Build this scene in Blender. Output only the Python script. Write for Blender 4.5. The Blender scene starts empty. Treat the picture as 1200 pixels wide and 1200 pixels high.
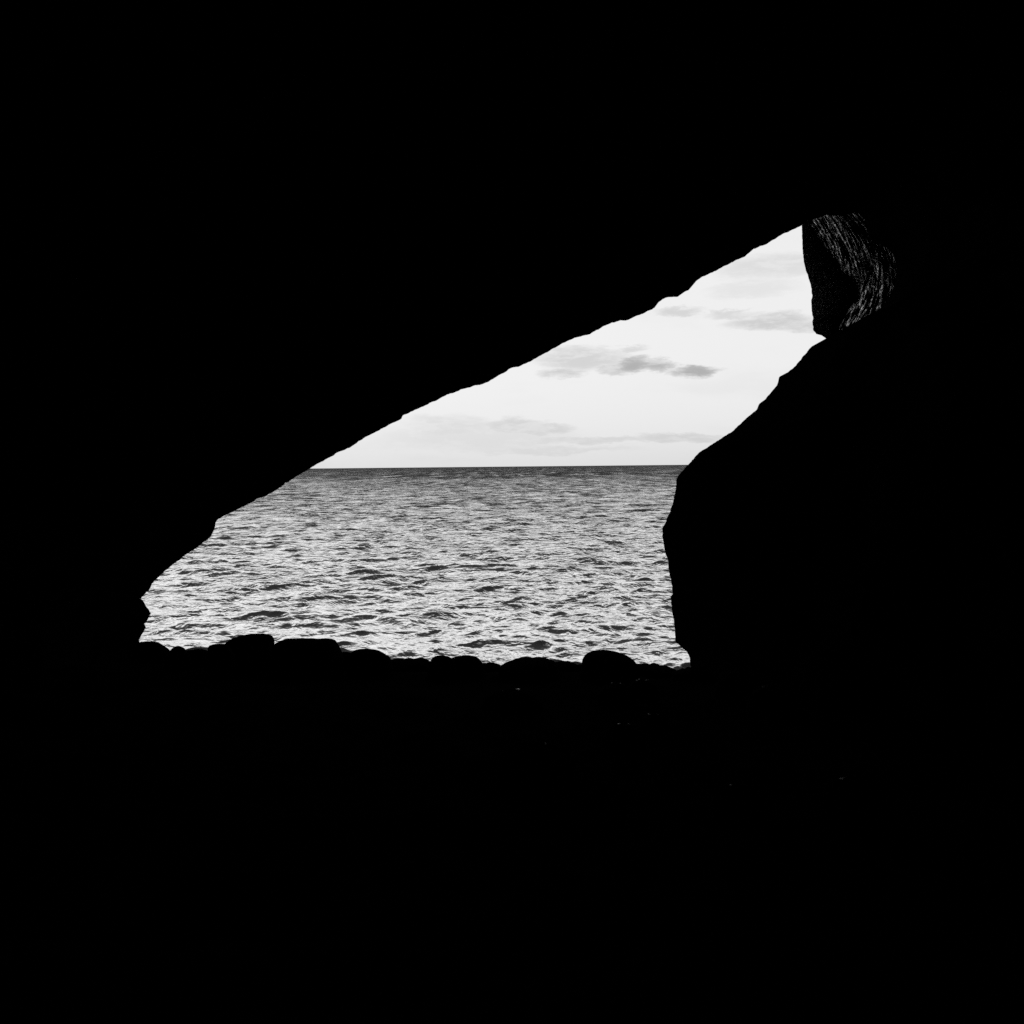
import bpy, math, random
import numpy as np
from mathutils import Matrix, Vector, noise

random.seed(7)
rng = np.random.default_rng(11)
sc = bpy.context.scene
col = sc.collection

# ------------------------------------------------------------------ camera
F = 1287.0                                   # focal length in photo pixels (photo 1200 x 1200)
CAM = Vector((0.0, 0.0, 5.0))                # eye, 5 m above the sea
cam_d = bpy.data.cameras.new('camera')
cam = bpy.data.objects.new('camera', cam_d)
col.objects.link(cam)
cam_d.sensor_width = 36.0
cam_d.lens = 36.0 * F / 1200.0
cam_d.clip_start = 0.05
cam_d.clip_end = 60000.0
ROT = Matrix.Rotation(math.radians(90 - 2.38), 3, 'X') @ Matrix.Rotation(math.radians(-0.57), 3, 'Z')
cam.matrix_world = Matrix.Translation(CAM) @ ROT.to_4x4()
sc.camera = cam

SUN_AZ = -63.0      # degrees to the left of straight ahead
SUN_EL = 36.0
SKY_STRENGTH = 0.1

def ray(px, py):
    return ROT @ Vector(((px - 600) / F, -(py - 600) / F, -1.0))

def at(px, py, Y):
    d = ray(px, py)
    return CAM + d * (Y / d.y)

def azel(px, py):
    d = ray(px, py)
    return math.atan2(d.x, d.y), math.atan2(d.z, math.hypot(d.x, d.y))

# ------------------------------------------------------------------ world: bright thin overcast, a few streaks of cloud
class NT:
    def __init__(self, tree):
        self.t = tree; tree.nodes.clear()
    def n(self, kind, **kw):
        nd = self.t.nodes.new(kind)
        for k, v in kw.items(): setattr(nd, k, v)
        return nd
    def put(self, sock, v):
        if isinstance(v, bpy.types.NodeSocket): self.t.links.new(v, sock)
        elif v is not None: sock.default_value = v
    def m(self, op, a, b=None, c=None, clamp=False):
        nd = self.n('ShaderNodeMath', operation=op, use_clamp=clamp)
        self.put(nd.inputs[0], a); self.put(nd.inputs[1], b); self.put(nd.inputs[2], c)
        return nd.outputs[0]
    def mr(self, v, a, b, c=0.0, d=1.0, smooth=True):
        nd = self.n('ShaderNodeMapRange', interpolation_type='SMOOTHSTEP' if smooth else 'LINEAR')
        self.put(nd.inputs[0], v)
        for i, x in enumerate((a, b, c, d)): self.put(nd.inputs[1 + i], x)
        return nd.outputs[0]
    def xyz(self, x, y, z):
        nd = self.n('ShaderNodeCombineXYZ')
        self.put(nd.inputs[0], x); self.put(nd.inputs[1], y); self.put(nd.inputs[2], z)
        return nd.outputs[0]
    def noise(self, vec, scale, detail=4.0, rough=0.55, dist=0.0):
        nd = self.n('ShaderNodeTexNoise')
        self.put(nd.inputs['Vector'], vec); nd.inputs['Scale'].default_value = scale
        nd.inputs['Detail'].default_value = detail; nd.inputs['Roughness'].default_value = rough
        nd.inputs['Distortion'].default_value = dist
        return nd
    def mixf(self, f, a, b):
        nd = self.n('ShaderNodeMix', data_type='FLOAT')
        self.put(nd.inputs[0], f); self.put(nd.inputs[2], a); self.put(nd.inputs[3], b)
        return nd.outputs[0]
    def link(self, a, b): self.t.links.new(a, b)

world = bpy.data.worlds.new('World')
sc.world = world
world.use_nodes = True
W = NT(world.node_tree)
sky = W.n('ShaderNodeTexSky', sky_type='NISHITA', sun_disc=False)
sky.sun_elevation = math.radians(SUN_EL)
sky.sun_rotation = math.radians(SUN_AZ)
sky.air_density = 1.0; sky.dust_density = 3.0
bw = W.n('ShaderNodeRGBToBW'); W.link(sky.outputs[0], bw.inputs[0])
tc = W.n('ShaderNodeTexCoord')
sep = W.n('ShaderNodeSeparateXYZ'); W.link(tc.outputs['Generated'], sep.inputs[0])
X, Y_, Z = sep.outputs
hyp = W.m('SQRT', W.m('ADD', W.m('MULTIPLY', X, X), W.m('MULTIPLY', Y_, Y_)))
az = W.m('MULTIPLY', W.m('ARCTAN2', X, Y_), 20.0)       # 1 unit = 1/20 rad = 64 photo pixels
el = W.m('MULTIPLY', W.m('ARCTAN2', Z, hyp), 20.0)
flat = W.xyz(W.m('MULTIPLY', az, 0.8), W.m('MULTIPLY', el, 3.0), 3.7)
wn = W.noise(flat, 1.1, 6, 0.72)
wsep = W.n('ShaderNodeSeparateColor'); W.link(wn.outputs['Color'], wsep.inputs[0])
waz = W.m('ADD', az, W.m('MULTIPLY', W.m('SUBTRACT', wsep.outputs[0], 0.5), 0.85))
wel = W.m('ADD', el, W.m('MULTIPLY', W.m('SUBTRACT', wsep.outputs[1], 0.5), 0.46))
total = None
# centre (photo position used only to find the direction), half sizes in px, strength
for (cx, cy, hw, hh, s) in [
    (720, 434, 22, 7, .7), (742, 429, 24, 9, 1.0), (768, 429, 22, 7, .9), (816, 437, 29, 5.5, 1.0), (683, 420, 50, 12, .50), (655, 437, 26, 6, .6),
    (740, 409, 18, 4, .40), (795, 364, 26, 4, .42), (858, 368, 30, 4, .4), (905, 377, 46, 9, .58), (950, 384, 36, 6, .55),
    (905, 312, 60, 13, .32), (880, 338, 50, 8, .20), (525, 499, 48, 12, .28), (600, 497, 40, 7, .42), (635, 502, 34, 6, .42),
    (560, 512, 110, 16, .20), (690, 515, 80, 4, .32), (800, 513, 60, 5, .38), (650, 527, 90, 4, .22)]:
    a, e = azel(cx, cy)
    dx = W.m('DIVIDE', W.m('SUBTRACT', waz, a * 20), hw * 1.25 / F * 20)
    dy = W.m('DIVIDE', W.m('SUBTRACT', wel, e * 20), hh * 1.35 / F * 20)
    r2 = W.m('ADD', W.m('MULTIPLY', dx, dx), W.m('MULTIPLY', dy, dy))
    g = W.mr(r2, 1.15, 0.0, 0.0, s)
    total = g if total is None else W.m('MAXIMUM', total, g)
# streaky cover going on all round the sky
gen = W.noise(W.xyz(W.m('MULTIPLY', az, 0.35), W.m('MULTIPLY', el, 1.3), 9.1), 0.8, 6, 0.6)
gm = W.mr(gen.outputs['Fac'], 0.50, 0.72, 0.0, 0.30)
fine = W.noise(flat, 2.3, 6, 0.65)
total = W.m('MULTIPLY', total, W.mr(fine.outputs['Fac'], 0.36, 0.56, 0.62, 1.15))
total = W.m('ADD', total, W.m('MULTIPLY', gm, 0.35))
base = W.m('MULTIPLY', W.m('POWER', W.m('MAXIMUM', bw.outputs[0], 0.01), 0.12), W.mr(el, 4.0, 16.0, 7.45, 9.2))   # thin veil evens out the clear sky
shade = W.m('SUBTRACT', 1.0, W.m('MULTIPLY', total, 0.42))
val = W.m('MULTIPLY', base, shade)
bgn = W.n('ShaderNodeBackground'); bgn.inputs['Strength'].default_value = SKY_STRENGTH
cmb = W.n('ShaderNodeCombineColor')
for i in range(3): W.link(val, cmb.inputs[i])
W.link(cmb.outputs[0], bgn.inputs['Color'])
wo = W.n('ShaderNodeOutputWorld'); W.link(bgn.outputs[0], wo.inputs[0])

# ------------------------------------------------------------------ sun (veiled)
sd = bpy.data.lights.new('sun', 'SUN'); sun = bpy.data.objects.new('sun', sd); col.objects.link(sun)
sd.energy = 1.5; sd.angle = math.radians(16); sd.color = (1, 1, 1)
a_, e_ = math.radians(SUN_AZ), math.radians(SUN_EL)
sdir = Vector((math.sin(a_) * math.cos(e_), math.cos(a_) * math.cos(e_), math.sin(e_)))
sun.rotation_euler = sdir.to_track_quat('Z', 'Y').to_euler()
sun.location = (0, 0, 60)

vs = sc.view_settings
vs.view_transform = 'Standard'; vs.look = 'None'; vs.gamma = 1.0; vs.exposure = 0.0; vs.use_curve_mapping = False
sc.cycles.use_denoising = False
sc.cycles.sample_clamp_direct = 1.0
sc.cycles.max_bounces = 4
sc.cycles.diffuse_bounces = 1
sc.cycles.glossy_bounces = 3

# ------------------------------------------------------------------ materials
def material(name):
    m = bpy.data.materials.new(name); m.use_nodes = True
    return m, NT(m.node_tree)

def grey(N, v):
    c = N.n('ShaderNodeCombineColor')
    for i in range(3): N.put(c.inputs[i], v)
    return c.outputs[0]

def cave_rock():
    m, N = material('dark_basalt')
    tcn = N.n('ShaderNodeTexCoord')
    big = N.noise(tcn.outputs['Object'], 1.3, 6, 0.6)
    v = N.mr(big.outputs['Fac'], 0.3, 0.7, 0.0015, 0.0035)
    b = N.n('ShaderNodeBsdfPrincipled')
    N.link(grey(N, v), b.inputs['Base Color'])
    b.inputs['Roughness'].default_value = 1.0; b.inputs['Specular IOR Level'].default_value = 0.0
    fn = N.noise(tcn.outputs['Object'], 14, 8, 0.65)
    bp = N.n('ShaderNodeBump'); bp.inputs['Strength'].default_value = 0.5; bp.inputs['Distance'].default_value = 0.05
    N.link(fn.outputs['Fac'], bp.inputs['Height']); N.link(bp.outputs[0], b.inputs['Normal'])
    o = N.n('ShaderNodeOutputMaterial'); N.link(b.outputs[0], o.inputs[0])
    return m

def boulder_rock(name, wet):
    m, N = material(name)
    tcn = N.n('ShaderNodeTexCoord')
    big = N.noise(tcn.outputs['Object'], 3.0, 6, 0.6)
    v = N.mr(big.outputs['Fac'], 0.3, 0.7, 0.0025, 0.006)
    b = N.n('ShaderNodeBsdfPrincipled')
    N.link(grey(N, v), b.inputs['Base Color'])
    if wet:
        w = N.noise(tcn.outputs['Object'], 9.0, 4, 0.7)
        gs = N.n('ShaderNodeSeparateXYZ'); N.link(tcn.outputs['Generated'], gs.inputs[0])
        top = N.mr(gs.outputs[2], 0.955, 0.98, 0.0, 1.0)                # only the very top is still wet
        mid = N.m('MULTIPLY', N.mr(gs.outputs[0], 0.18, 0.30, 0.0, 1.0), N.mr(gs.outputs[0], 0.80, 0.62, 0.0, 1.0))
        wm = N.m('MULTIPLY', N.m('MULTIPLY', top, mid), N.mr(w.outputs['Fac'], 0.53, 0.60, 0.0, 1.0))
        N.link(N.mixf(wm, 0.9, 0.16), b.inputs['Roughness'])
        N.link(N.mixf(wm, 0.0, 0.09), b.inputs['Specular IOR Level'])
    else:
        b.inputs['Roughness'].default_value = 1.0; b.inputs['Specular IOR Level'].default_value = 0.0
    fn = N.noise(tcn.outputs['Object'], 40, 6, 0.65)
    bp = N.n('ShaderNodeBump'); bp.inputs['Strength'].default_value = 0.4; bp.inputs['Distance'].default_value = 0.01
    N.link(fn.outputs['Fac'], bp.inputs['Height']); N.link(bp.outputs[0], b.inputs['Normal'])
    o = N.n('ShaderNodeOutputMaterial'); N.link(b.outputs[0], o.inputs[0])
    return m

def face_rock():
    m, N = material('ridged_rock')
    tcn = N.n('ShaderNodeTexCoord')
    at1 = N.n('ShaderNodeAttribute', attribute_name='flow')      # x across the ridges, y along them
    sp = N.n('ShaderNodeSeparateXYZ'); N.link(at1.outputs['Vector'], sp.inputs[0])
    st = N.noise(N.xyz(N.m('MULTIPLY', sp.outputs[0], 0.42), N.m('MULTIPLY', sp.outputs[1], 0.10), 0), 1.0, 5, 0.7, 0.6)
    ridge = N.m('ABSOLUTE', N.m('SUBTRACT', st.outputs['Fac'], 0.5))
    line = N.mr(ridge, 0.026, 0.0, 0.0, 1.0)
    br = N.noise(N.xyz(N.m('MULTIPLY', sp.outputs[0], 0.30), N.m('MULTIPLY', sp.outputs[1], 0.22), 4), 1.0, 6, 0.75)
    speck = N.mr(br.outputs['Fac'], 0.40, 0.56, 0.0, 1.0)
    st2 = N.noise(N.xyz(N.m('MULTIPLY', sp.outputs[0], 0.75), N.m('MULTIPLY', sp.outputs[1], 0.16), 3), 1.0, 4, 0.75, 0.9)
    line2 = N.mr(N.m('ABSOLUTE', N.m('SUBTRACT', st2.outputs['Fac'], 0.5)), 0.03, 0.0, 0.0, 0.8)
    v = N.mixf(N.m('MULTIPLY', N.m('MAXIMUM', line, line2), speck), 0.006, 0.95)  # bright streaks: grazing light on the ridges, painted into the base colour
    b = N.n('ShaderNodeBsdfPrincipled')
    N.link(grey(N, v), b.inputs['Base Color'])
    b.inputs['Roughness'].default_value = 0.8; b.inputs['Specular IOR Level'].default_value = 0.1
    bp = N.n('ShaderNodeBump'); bp.inputs['Strength'].default_value = 0.9; bp.inputs['Distance'].default_value = 0.06
    N.link(N.m('ADD', st.outputs['Fac'], N.m('MULTIPLY', br.outputs['Fac'], 0.6)), bp.inputs['Height'])
    N.link(bp.outputs[0], b.inputs['Normal'])
    o = N.n('ShaderNodeOutputMaterial'); N.link(b.outputs[0], o.inputs[0])
    return m

def sea_mat():
    m, N = material('sea_water')
    geo = N.n('ShaderNodeNewGeometry')
    pos = geo.outputs['Position']
    sp = N.n('ShaderNodeSeparateXYZ'); N.link(pos, sp.inputs[0])
    px, py = sp.outputs[0], sp.outputs[1]
    r1 = N.noise(N.xyz(N.m('MULTIPLY', px, 0.75), py, 0), 2.9, 3, 0.5, 0.4)
    r2 = N.noise(N.xyz(N.m('MULTIPLY', px, 0.6), py, 7), 0.55, 4, 0.6, 0.5)
    h = N.m('ADD', N.m('MULTIPLY', r1.outputs['Fac'], N.mr(py, 30, 150, 0.22, 0.24)), N.m('MULTIPLY', r2.outputs['Fac'], 0.55))
    gust = N.noise(N.xyz(N.m('MULTIPLY', px, 0.5), N.m('MULTIPLY', py, 0.12), 2), 0.12, 4, 0.6)
    bp = N.n('ShaderNodeBump'); bp.inputs['Distance'].default_value = 1.0
    N.link(N.mr(gust.outputs['Fac'], 0.35, 0.65, 0.45, 0.95), bp.inputs['Strength'])
    N.link(h, bp.inputs['Height'])
    lean = N.m('POWER', N.mr(N.m('LOGARITHM', N.m('MAXIMUM', py, 1.0), math.e), 3.4, 6.5, 0.0, 1.0, smooth=False), 0.95)        # steep fronts of the wind chop, too fine to mesh far out
    paw = N.noise(N.xyz(N.m('MULTIPLY', px, 0.33), N.m('MULTIPLY', py, 0.11), 5), 1.0, 4, 0.65)
    lean = N.m('ADD', lean, N.m('MULTIPLY', N.m('SUBTRACT', paw.outputs['Fac'], 0.5), N.mr(py, 40, 200, 0.15, 2.3, smooth=False)))
    paw2 = N.noise(N.xyz(N.m('MULTIPLY', px, 0.11), N.m('MULTIPLY', py, 0.007), 8), 1.0, 4, 0.7)
    lean = N.m('ADD', lean, N.m('MULTIPLY', N.m('SUBTRACT', paw2.outputs['Fac'], 0.5), N.mr(py, 200, 600, 0.0, 2.6, smooth=False)))
    lean = N.m('ADD', lean, N.m('MULTIPLY', N.m('POWER', N.mr(py, 45, 650, 0.0, 1.0, smooth=False), 0.5), 0.29))
    va = N.n('ShaderNodeVectorMath', operation='ADD'); N.link(bp.outputs[0], va.inputs[0])
    N.link(N.xyz(0, N.m('MULTIPLY', lean, -0.60), 0), va.inputs[1])
    vn = N.n('ShaderNodeVectorMath', operation='NORMALIZE'); N.link(va.outputs[0], vn.inputs[0])
    nrm = vn.outputs[0]
    fr = N.n('ShaderNodeFresnel'); fr.inputs['IOR'].default_value = 1.33
    N.link(nrm, fr.inputs['Normal'])
    f = N.m('POWER', N.mr(fr.outputs[0], 0.034, 0.138, 0.0, 1.0, smooth=False), 1.6)
    gl = N.n('ShaderNodeBsdfGlossy'); gl.inputs['Roughness'].default_value = 0.08
    gl.inputs['Color'].default_value = (1, 1, 1, 1); N.link(nrm, gl.inputs['Normal'])
    df = N.n('ShaderNodeBsdfDiffuse'); N.link(grey(N, N.mr(py, 25, 120, .05, .02)), df.inputs['Color'])
    mx = N.n('ShaderNodeMixShader'); N.link(f, mx.inputs[0]); N.link(df.outputs[0], mx.inputs[1]); N.link(gl.outputs[0], mx.inputs[2])
    fo = N.n('ShaderNodeAttribute', attribute_name='foam')
    fnz = N.noise(N.xyz(px, N.m('MULTIPLY', py, 1.4), 1), 3.5, 6, 0.7)
    fm = N.m('MULTIPLY', fo.outputs['Fac'], N.mr(fnz.outputs['Fac'], 0.45, 0.6, 0.0, 1.0), clamp=True)
    foam = N.n('ShaderNodeBsdfDiffuse'); foam.inputs['Color'].default_value = (.7, .7, .7, 1)
    mx2 = N.n('ShaderNodeMixShader'); N.link(fm, mx2.inputs[0]); N.link(mx.outputs[0], mx2.inputs[1]); N.link(foam.outputs[0], mx2.inputs[2])
    o = N.n('ShaderNodeOutputMaterial'); N.link(mx2.outputs[0], o.inputs[0])
    return m

M_CAVE = cave_rock(); M_FACE = face_rock(); M_SEA = sea_mat()
M_BOULDER = boulder_rock('boulder_stone', False); M_WET = boulder_rock('wet_boulder_stone', True)

def mesh_obj(name, V, Fc, mat, smooth=True):
    me = bpy.data.meshes.new(name)
    V = np.asarray(V, np.float32); Fc = np.asarray(Fc, np.int32)
    me.vertices.add(len(V)); me.vertices.foreach_set('co', V.ravel())
    k = Fc.shape[1]
    me.loops.add(Fc.size); me.loops.foreach_set('vertex_index', Fc.ravel())
    me.polygons.add(len(Fc)); me.polygons.foreach_set('loop_start', np.arange(0, Fc.size, k, dtype=np.int32))
    me.update(calc_edges=True); me.validate()
    if smooth: me.shade_smooth()
    me.materials.append(mat)
    o = bpy.data.objects.new(name, me); col.objects.link(o)
    return o

def tag(o, label, cat=None, group=None, kind=None):
    o['label'] = label
    if cat: o['category'] = cat
    if group: o['group'] = group
    if kind: o['kind'] = kind
    return o

def grid_faces(nr, nc, wrap=False, flip=False):
    r = np.arange(nr - 1)[:, None]; c = np.arange(nc if wrap else nc - 1)[None, :]
    c2 = (c + 1) % nc
    a = r * nc + c; b = r * nc + c2; d = (r + 1) * nc + c2; e = (r + 1) * nc + c
    f = np.stack([a, b, d, e] if not flip else [a, e, d, b], -1)
    return f.reshape(-1, 4)

def fbm(p, oct=4):
    return noise.fractal(p, 1.0, 2.0, oct)

# ------------------------------------------------------------------ cave shell round the opening
roof_px = [(162.7,749.7),(167,742.6),(171,735.5),(169,731),(173.4,725.6),(177,719),(173.4,713),(169,706),(165,701.5),(169.7,696),
 (175.4,690),(178,684),(185,677),(199.5,664),(219,649),(232,641),(247,629),(251,621),(252.5,613),(256,608),(270,601),(284.5,594),
 (305,583),(310,582),(332.7,569),(333.5,565.5),(338,565),(349.7,557),(361,550.6),(373,543),(385,536.5),(398.5,529),(409,525),
 (427,513),(439,507),(446.5,502.6),(454,499),(470.5,490.6),(472,487),(487,480),(502,473.5),(508,470.5),(526,462),(544,455.5),
 (559,451.6),(571,448),(586,439),(601,430.6),(607,430),(619,424.5),(635.5,415.5),(647,409),(658,403),(673,396),(690,392),
 (703,385),(717,378),(728,375.7),(733,375.7),(750,369),(767,360.7),(772,354),(780,349),(793,348),(807,340),(813,331.7),
 (822,325),(837,318),(857,307.7),(873,300.7),(883,291.7),(897,286.7),(913,276.7),(927,270),(938,265),(946,258),(958,256),
 (966,252),(985,253),(1003,249),(1012,252)]
wall_px = [(1012,252),(1016,263),(1019,280),(1030,286),(1040,291),(1048,299),(1051,315),(1048,335),(1040,352),(1028,368),
 (1010,378),(990,388),(969,397),(953,405),(941.7,416.7),(933,428),(923,436.7),(913,442),(911,450),(905,458),(896.7,468),
 (890,473),(886.7,480),(873,491.7),(856.7,506.7),(840,516.7),(828,525),(819,530.5),(811,539),(806,545),(799,552.5),(792.5,561),
 (792,572.5),(790,585),(786,597.5),(781,610),(776,619),(776,627.5),(779,645),(782.5,656),(784,670),(787.5,686),(788,696),
 (785.5,699),(787.5,715),(790.5,735),(792,752.5),(797.5,757.5),(804,761),(807.5,769),(810,782.5),(818,812),(800,850),(700,862),
 (500,862),(300,855),(190,835),(174,800),(166,765),(162.7,749.7)]

def resample(pts, step):
    out = []
    for (x0, y0), (x1, y1) in zip(pts[:-1], pts[1:]):
        L = math.hypot(x1 - x0, y1 - y0); n = max(1, round(L / step))
        for i in range(n):
            t = i / n; x = x0 + (x1 - x0) * t; y = y0 + (y1 - y0) * t
            nx, ny = -(y1 - y0) / L, (x1 - x0) / L
            j = 0.0 if i == 0 and n > 3 else 0.75 * noise.fractal(Vector((x * .15, y * .15, 2.2)), .8, 2.0, 4)
            out.append((x + nx * j, y + ny * j))
    return out
R1 = resample(roof_px, 1.6); R2 = resample(wall_px, 1.6)
ring = R1 + R2; nR1 = len(R1); NR = len(ring)

def ring_Y(px, py):
    # the mouth is not one plane: the roof hangs out a little, the right wall comes nearer
    base = 11.6 - 0.9 * max(0, min(1, (px - 560) / 260)) * max(0, min(1, (py - 380) / 120))
    return base + 0.35 * noise.noise(Vector((px * .006, py * .006, 5.0)))
c_dir = ray(600, 600)
P = [at(x, y, ring_Y(x, y)) for x, y in ring]
rows = []
def cen(Y): return CAM + c_dir * (Y / c_dir.y)
# outside: through the mouth's thickness to the cliff face
outs = [(60.0, 4.6), (24.0, 4.2), (9.0, 3.6), (3.0, 2.9), (1.1, 2.0), (0.42, 1.1), (0.12, .45), (0.03, .14)]
for off, dy in outs:
    row = []
    for p in P:
        q = p - cen(p.y); q.y = 0; u = q.normalized(); Y = p.y + dy
        b = cen(Y) + q * (Y / p.y) + u * off
        nz = fbm(b * 0.5) * min(off, 1.2) * 0.3
        row.append(b + u * abs(nz) + Vector((0, nz * 0.6, 0)))
    rows.append(row)
rows.append([p.copy() for p in P])
NI = 46
for k in range(1, NI + 1):
    t = (k / NI) ** 1.7; row = []
    s = 1 - (1 - t) ** 2.6
    close = max(0.0, (t - 0.86) / 0.14)
    for p in P:
        q = p - cen(p.y); q.y = 0; u = q.normalized()
        rad = 1 / math.hypot(u.x / 6.2, u.z / 4.6)
        Y = p.y * (1 - t) - 6.0 * t
        r = q.length * (1 - s) + rad * s
        r *= math.sqrt(max(0.0, 1 - close ** 2)) if close < 1 else 0.0
        cc = cen(p.y) * (1 - t) + Vector((0, -6, 4.8)) * t
        b = Vector((cc.x, Y, cc.z)) + u * r
        amp = min(1.0, t * 7) * (1 - close)
        b += u * (abs(fbm(b * 0.45)) * 1.3 + abs(fbm(b * 1.7, 5)) * 0.35) * amp
        row.append(b)
    rows.append(row)
allv = np.array([[v[:] for v in r] for r in rows])                  # rows x NR x 3
def shell(name, i0, i1, label):
    idx = [i % NR for i in range(i0, i1 + 1)]
    sub = allv[:, idx]
    o = mesh_obj(name, sub.reshape(-1, 3), grid_faces(sub.shape[0], sub.shape[1]), M_CAVE)
    tag(o, label, kind='structure')
    return o
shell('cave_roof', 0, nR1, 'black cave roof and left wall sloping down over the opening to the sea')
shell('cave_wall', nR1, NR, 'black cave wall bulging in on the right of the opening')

# ------------------------------------------------------------------ cave floor: cobbles running down to the water
def floor_z(x, y):
    ridge = float(np.interp(x, [-3.6, -2.6, -1.0, 1.7, 4], [3.15, 3.08, 3.04, 3.0, 3.0]))
    if y < 8: z = 3.32 - 0.035 * y
    elif y < 10.7: z = 3.04 + (ridge - 3.04) * (y - 8) / 2.7
    else: z = ridge - (y - 10.7) * 0.6
    return z
nx, ny = 260, 300
xs = np.linspace(-9, 9, nx); ys = np.linspace(-8, 19, ny)
V = []
for y in ys:
    for x in xs:
        p = Vector((x * 2.2, y * 2.2, 0))
        d = noise.voronoi(p, distance_metric='DISTANCE', exponent=2.5)[0][0]
        bump = max(0, 0.75 - d) * 0.16 * min(1.0, max(0.15, abs(y - 10.6) * .7))
        V.append((x, y, floor_z(x, y) - 0.05 + bump * .7 + 0.05 * noise.noise(p * .3)))
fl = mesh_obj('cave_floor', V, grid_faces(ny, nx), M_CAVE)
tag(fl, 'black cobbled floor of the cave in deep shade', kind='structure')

# ------------------------------------------------------------------ ridged rock face outside the upper right end of the opening
edge_px = [(905,60),(925,170),(936,240),(939.5,262),(940,278),(940.5,292),(942,307),(944.5,317),(948,327),(950.5,336),(951.7,345),
           (950.8,355),(951.2,364),(952.7,373),(952.2,380),(953,387),(957,391.5),(963,393),(969,397.5),(985,412),(1000,440),(1010,520),(1010,640)]
ey = []; ex = []
for (x0, y0), (x1, y1) in zip(edge_px[:-1], edge_px[1:]):
    n = max(2, round(math.hypot(x1 - x0, y1 - y0) / (1.0 if 235 < y0 < 405 else 8)))
    for i in range(n):
        t = i / n; ex.append(x0 + (x1 - x0) * t); ey.append(y0 + (y1 - y0) * t)
us = np.concatenate([np.linspace(-1, -0.05, 12), np.linspace(0, 0.75, 230), np.linspace(0.78, 1.3, 20)])
V = []; flow = []
def arris(y):                                       # px from the left edge to the inner corner of the face
    return np.interp(y, [240, 261, 301, 311, 331, 350, 363, 393], [4, 9, 28, 34, 48, 47, 37, 20])
for x0, y0 in zip(ex, ey):
    jx = 0.7 * noise.fractal(Vector((y0 * .2, 3, 1)), .8, 2, 4)
    x0 += jx
    ar = float(arris(y0)) * (1 + .12 * noise.noise(Vector((y0 * .08, 0, 0))))
    e0 = at(x0, y0, 15.2)
    for u in us:
        if u < 0:
            b = e0 + Vector((-u * 9.0, -u * 7.0, 0)); b.x += 0.0
            b += Vector((abs(fbm(b * .6)) * .6 * min(1, -u * 3), 0, 0))
            V.append(b[:]); flow.append((0, 0, 0)); continue
        px_ = x0 + u * 190
        d = u * 190
        if d < ar: Yd = 15.2 + 0.35 * (d / ar)
        else: Yd = 15.55 - 3.4 * (1 - math.exp(-(d - ar) / 60.0))
        q = px_ + 0.0058 * (y0 - 326) ** 2
        rid = noise.fractal(Vector((q * .45, y0 * .07, 1.3)), .6, 2.1, 5)
        rid2 = noise.fractal(Vector((q * .05, y0 * .03, 8.3)), .9, 2.0, 3)
        Yd += (0.22 * rid + 0.35 * rid2) * min(1.0, d / 8.0) * (1.0 if d > ar else 0.15)
        V.append(at(px_, y0, Yd)[:]); flow.append((q, y0, 0))
o = mesh_obj('rock_face', V, grid_faces(len(ex), len(us)), M_FACE)
at_ = o.data.attributes.new('flow', 'FLOAT_VECTOR', 'POINT'); at_.data.foreach_set('vector', np.array(flow, np.float32).ravel())
tag(o, 'ridged dark rock face catching faint light, its bright streaks of light partly painted on, at the upper right corner of the opening', 'rock')

# ------------------------------------------------------------------ boulders along the sill
import bmesh
def unit_sphere(sub):
    bm = bmesh.new(); bmesh.ops.create_icosphere(bm, subdivisions=sub, radius=1.0)
    V = np.array([v.co[:] for v in bm.verts]); Fc = np.array([[v.index for v in f.verts] for f in bm.faces]); bm.free()
    return V, Fc
SV, SF = unit_sphere(5)
SV4, SF4 = unit_sphere(4)
def boulder(top, Y, label, cy=None, hb=24, depth=None, mat=M_BOULDER, name='boulder', group='boulders on the sill', lo=SV, lf=SF, seed=0, rough=0.012):
    """top: outline of the stone's upper side, left to right; its body goes down into the floor."""
    x0, x1 = top[0][0], top[-1][0]; cx = (x0 + x1) / 2; cy = cy or 788.0
    w = (x1 - x0) / 2 + 3
    pts = [(x0 - 2.5, cy)] + list(top) + [(x1 + 2.5, cy)]
    for i in range(1, 8):
        a = math.pi * i / 8; pts.append((cx + w * math.cos(a), cy + hb * math.sin(a)))
    th = np.array([math.atan2(cy - y, x - cx) for x, y in pts]); rr = np.array([math.hypot(x - cx, y - cy) for x, y in pts])
    o_ = np.argsort(th); th = th[o_]; rr = rr[o_]
    th3 = np.concatenate([th - 2 * math.pi, th, th + 2 * math.pi]); rr3 = np.concatenate([rr, rr, rr])
    g = np.linspace(-math.pi, math.pi, 721); rg = np.interp(g, th3, rr3)
    k = np.hanning(15); k /= k.sum(); rg = np.convolve(np.concatenate([rg[-8:-1], rg, rg[1:8]]), k, 'valid')
    c = at(cx, cy, Y); px = Y / F
    depth = depth or w * 0.85
    right = ROT @ Vector((1, 0, 0)); up = ROT @ Vector((0, 1, 0)); fw = Vector((0, 1, 0))
    out = []
    for u, v, d in lo:                      # u right, v up, d away
        m = math.hypot(u, v); r = float(np.interp(math.atan2(v, u), g, rg)) if m > 1e-6 else 0
        q = right * (u * r * px) + up * (v * r * px) + fw * (d * depth * px)
        nz = noise.fractal(Vector((u, v, d)) * 2.2 + Vector((seed * 3.1, 0, 0)), .9, 2.0, 4)
        q *= 1 + rough * nz
        # keep each stone seen from the eye as wide at its waist as its outline
        out.append(q[:])
    ob = mesh_obj(name, out, lf, mat)
    ob.location = c
    return tag(ob, label, 'boulder', group)

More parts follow.
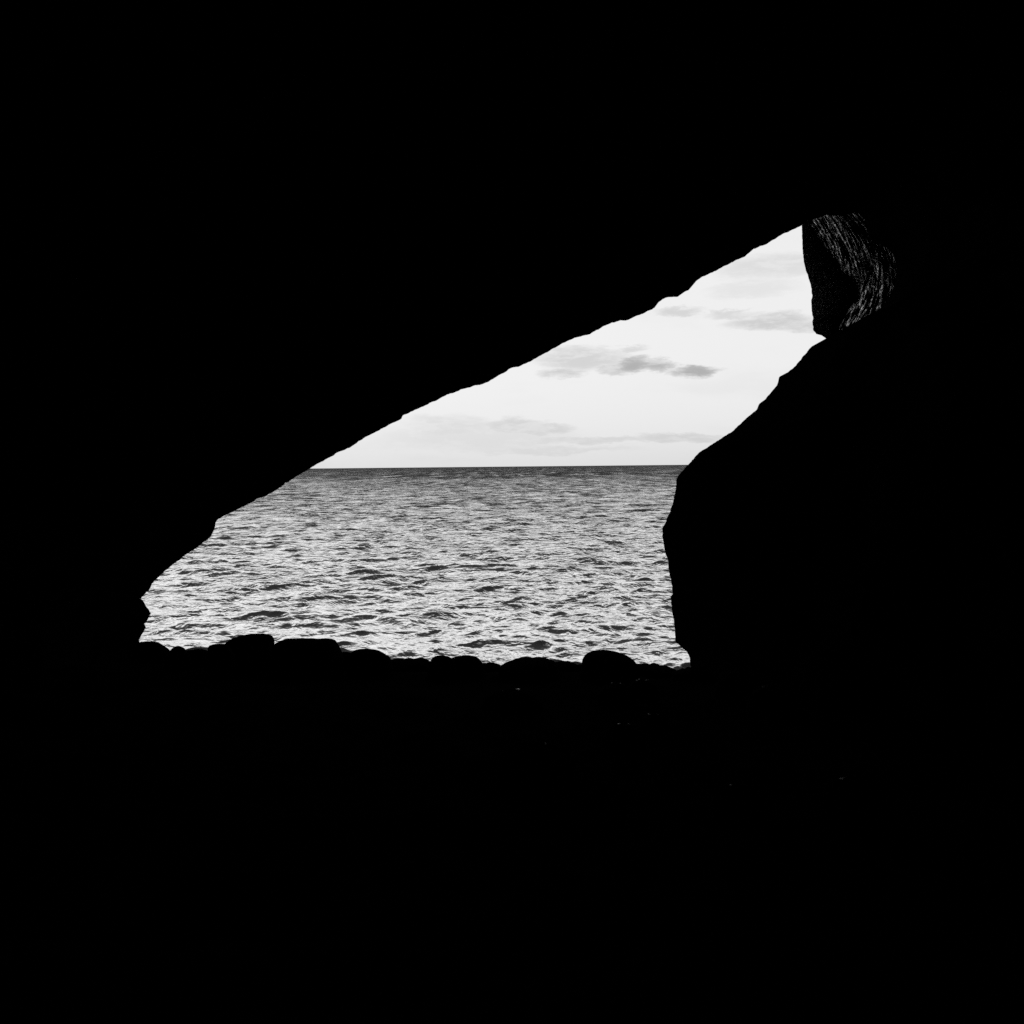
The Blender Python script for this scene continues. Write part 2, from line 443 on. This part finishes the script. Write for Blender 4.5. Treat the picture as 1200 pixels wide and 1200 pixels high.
S = [
 ([(158,765),(164,752),(176,751.5),(183,752),(191,756.5),(199,763)], 10.9, 'low rounded black boulder at the left end of the sill against the cave wall'),
 ([(199,763),(203,758),(209,756.5),(216,759.5),(218,763)], 10.5, 'smallest round black boulder near the left end of the sill'),
 ([(215,763),(225,761.5),(235,760.5),(242,762),(246,765)], 10.8, 'low flat black boulder left of the square-topped small stone'),
 ([(243.5,768),(244,757),(248,755),(256,754.3),(264,755),(270,760)], 10.3, 'small square-topped black boulder tucked against the left of the tallest humped boulder'),
 ([(260,757),(266,752),(273,747.5),(285,744),(300,742.5),(312,742.8),(318,744),(321.5,749),(321,757)], 10.7, 'highest humped black boulder on the sill, steep on its right side'),
 ([(320,757),(323,753.5),(332,749.8),(345,748.5),(358,748),(372,749),(388,748.6),(393,750),(397,757),(400,764)], 10.4, 'widest flat-topped black boulder, right of the highest humped one'),
 ([(397,766),(402,763.8),(409,764),(414,766)], 11.0, 'tiny black stone filling the gap right of the widest flat-topped boulder'),
 ([(409,766),(416,762),(424,760.5),(436,761),(446,763.5),(452,767),(458,772)], 10.5, 'smooth domed black boulder, second large one right of the flat-topped boulder'),
 ([(455,774),(463,772),(473,772.5),(485,772.5),(497,771.8),(504,775)], 10.9, 'low level black boulder between the smooth domed one and the twin lumps'),
 ([(503.5,776),(507,770.5),(511,768.8),(520,768.3),(527,770),(532,774)], 10.4, 'left of the two small black lumps at the middle of the sill'),
 ([(526,773),(531,770.2),(540,768.8),(552,768.6),(559,770),(563,773.5),(566,778)], 10.6, 'right of the two small black lumps at the middle of the sill'),
 ([(563,779),(570,777.3),(580,777),(584,778.5),(588,780)], 10.9, 'flat thin black stone right of the twin lumps'),
 ([(586,780.5),(592,777.5),(600,774),(612,772),(625,771.8),(640,771.8),(648,774),(653,778)], 10.5, 'broad low black boulder with a long left slope'),
 ([(646,778),(653,775.8),(663,775),(670,776),(676,779)], 10.8, 'low black stone behind the right end of the broad sloping boulder'),
 ([(673,780.5),(678,778.7),(684,779),(690,783)], 11.0, 'tiny low black stone left of the big dome-shaped boulder'),
 ([(681.5,782),(682.5,773),(685,768),(693,763),(704,762.2),(716,763),(727,765.5),(737,769.5),(744,775),(748,781)], 10.4, 'big dome-shaped black boulder near the right end of the sill'),
 ([(742,780),(750,778.5),(762,779.5),(775,781),(787,783),(794,786)], 10.7, 'long low black boulder sloping down to the right of the big dome'),
 ([(790,788),(796,786),(804,784.7),(812,783.5),(822,786)], 10.5, 'low black stone wedged against the right cave wall'),
]
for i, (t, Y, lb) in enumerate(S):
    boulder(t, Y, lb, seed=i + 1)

# stones in the dark foreground, each with a faint wet glint
def ell(cx, ty, hw, hh):
    return [(cx + hw * math.cos(a), ty + hh - hh * math.sin(a)) for a in [math.pi * k / 10 for k in range(10, -1, -1)]]
D = [
 (600, 807, 34, 20, 8.9, 'flat-topped dark stone with a thin wet glint below the middle of the sill'),
 (722, 800, 22, 18, 9.4, 'dark stone with a wet glint just below the big dome-shaped boulder'),
 (752, 796, 18, 16, 9.8, 'small dark stone with a faint glint under the right skirt of the big dome-shaped boulder'),
 (731, 847, 24, 22, 7.9, 'dark stone with a short bright glint well below the big dome-shaped boulder'),
 (766, 836, 16, 16, 8.5, 'small dark stone with a faint speck of light right of the glinting stones'),
 (628, 870, 46, 30, 7.0, 'larger dark boulder with a slanting hairline glint in the black foreground'),
 (862, 786, 26, 24, 9.0, 'dark stone at the foot of the right cave wall'),
 (906, 802, 30, 26, 8.4, 'dark stone with a faint curved glint out from the right cave wall'),
 (1000, 908, 44, 40, 5.8, 'rightmost dark boulder with a faint curved glint in the foreground'),
 (864, 918, 30, 28, 5.9, 'dark stone in the foreground left of the rightmost boulder'),
]
for i, (cx, ty, hw, hh, Y, lb) in enumerate(D):
    for yy in np.linspace(4.5, 11, 200):                 # where that line of sight meets the floor
        pz = at(cx, ty + hh * 1.3, yy)
        if pz.z <= floor_z(pz.x, yy): Y = float(yy); break
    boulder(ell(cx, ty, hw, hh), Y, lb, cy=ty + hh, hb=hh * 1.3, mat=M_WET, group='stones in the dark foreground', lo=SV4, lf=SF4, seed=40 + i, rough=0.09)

# ------------------------------------------------------------------ the sea
ax = np.concatenate([np.radians(np.linspace(-75, -26, 40)[:-1]), np.radians(np.linspace(-25.5, 17, 840)), np.radians(np.linspace(17.6, 75, 40))])
ds = [13.0]
while ds[-1] < 30000 and len(ds) < 3000:
    d = ds[-1]
    st = 0.075 + max(0, d - 25) * 0.0022 if d < 300 else 0.68 + (d - 300) * 0.0125
    if d > 1500: st = 15 + (d - 1500) * 0.12
    ds.append(d + st)
ds = np.array(ds); st = np.gradient(ds)
print('sea grid', len(ds), len(ax))
D_, A_ = np.meshgrid(ds, ax, indexing='ij')
GX = D_ * np.sin(A_); GY = D_ * np.cos(A_)
sp_r = st[:, None] * np.ones_like(A_)
sp_c = D_ * np.radians(42.5 / 840)
HX = np.zeros_like(GX); HY = np.zeros_like(GX); HZ = np.zeros_like(GX); JJ = np.zeros_like(GX)
NW = 110
lam = np.exp(np.linspace(math.log(0.25), math.log(9), NW)) * (1 + .1 * rng.uniform(-1, 1, NW))
for L in lam:
    k = 2 * math.pi / L
    th = math.radians(-90 + 14) + rng.normal(0, 0.40 + 0.20 * (L < 1.5) - 0.1 * (L > 3))       # travelling towards the cave
    steep = float(np.interp(L, [.25, .38, .65, 1.2, 2.3, 4, 8], [.044, .062, .058, .046, .034, .025, .010])) * (0.65 + .7 * rng.random())
    a = steep / k
    dx, dy = math.cos(th), math.sin(th)
    w = np.clip((L / np.maximum(sp_r, sp_c * .8) - 2.5) / 2.5, 0, 1).max(axis=1)
    nr_ = int(np.nonzero(w > 0)[0].max()) + 1 if (w > 0).any() else 0
    if nr_ == 0: continue
    x = GX[:nr_]; y = GY[:nr_]
    ph = k * (dx * x + dy * y) + rng.uniform(0, 6.28)
    c = np.cos(ph) * w[:nr_, None]; s = np.sin(ph) * w[:nr_, None]
    HZ[:nr_] += a * c; HX[:nr_] -= dx * a * s * 1.1; HY[:nr_] -= dy * a * s * 1.1
    JJ[:nr_] += steep * c * 1.1
VX = GX + HX; VY = GY + HY
V = np.stack([VX, VY, HZ], -1).reshape(-1, 3)
sea = mesh_obj('sea', V, grid_faces(len(ds), len(ax)), M_SEA)
print('jac', JJ.std(), 'hz', HZ[:300].std(), 'slope', JJ[:300].std())
foam = np.clip((JJ / (JJ.std(axis=1)[:, None] + 1e-4) - 3.0) / 0.5, 0, 1)
fa = sea.data.attributes.new('foam', 'FLOAT', 'POINT'); fa.data.foreach_set('value', foam.astype(np.float32).ravel())
tag(sea, 'choppy silver-grey sea running out to a level horizon', kind='structure')
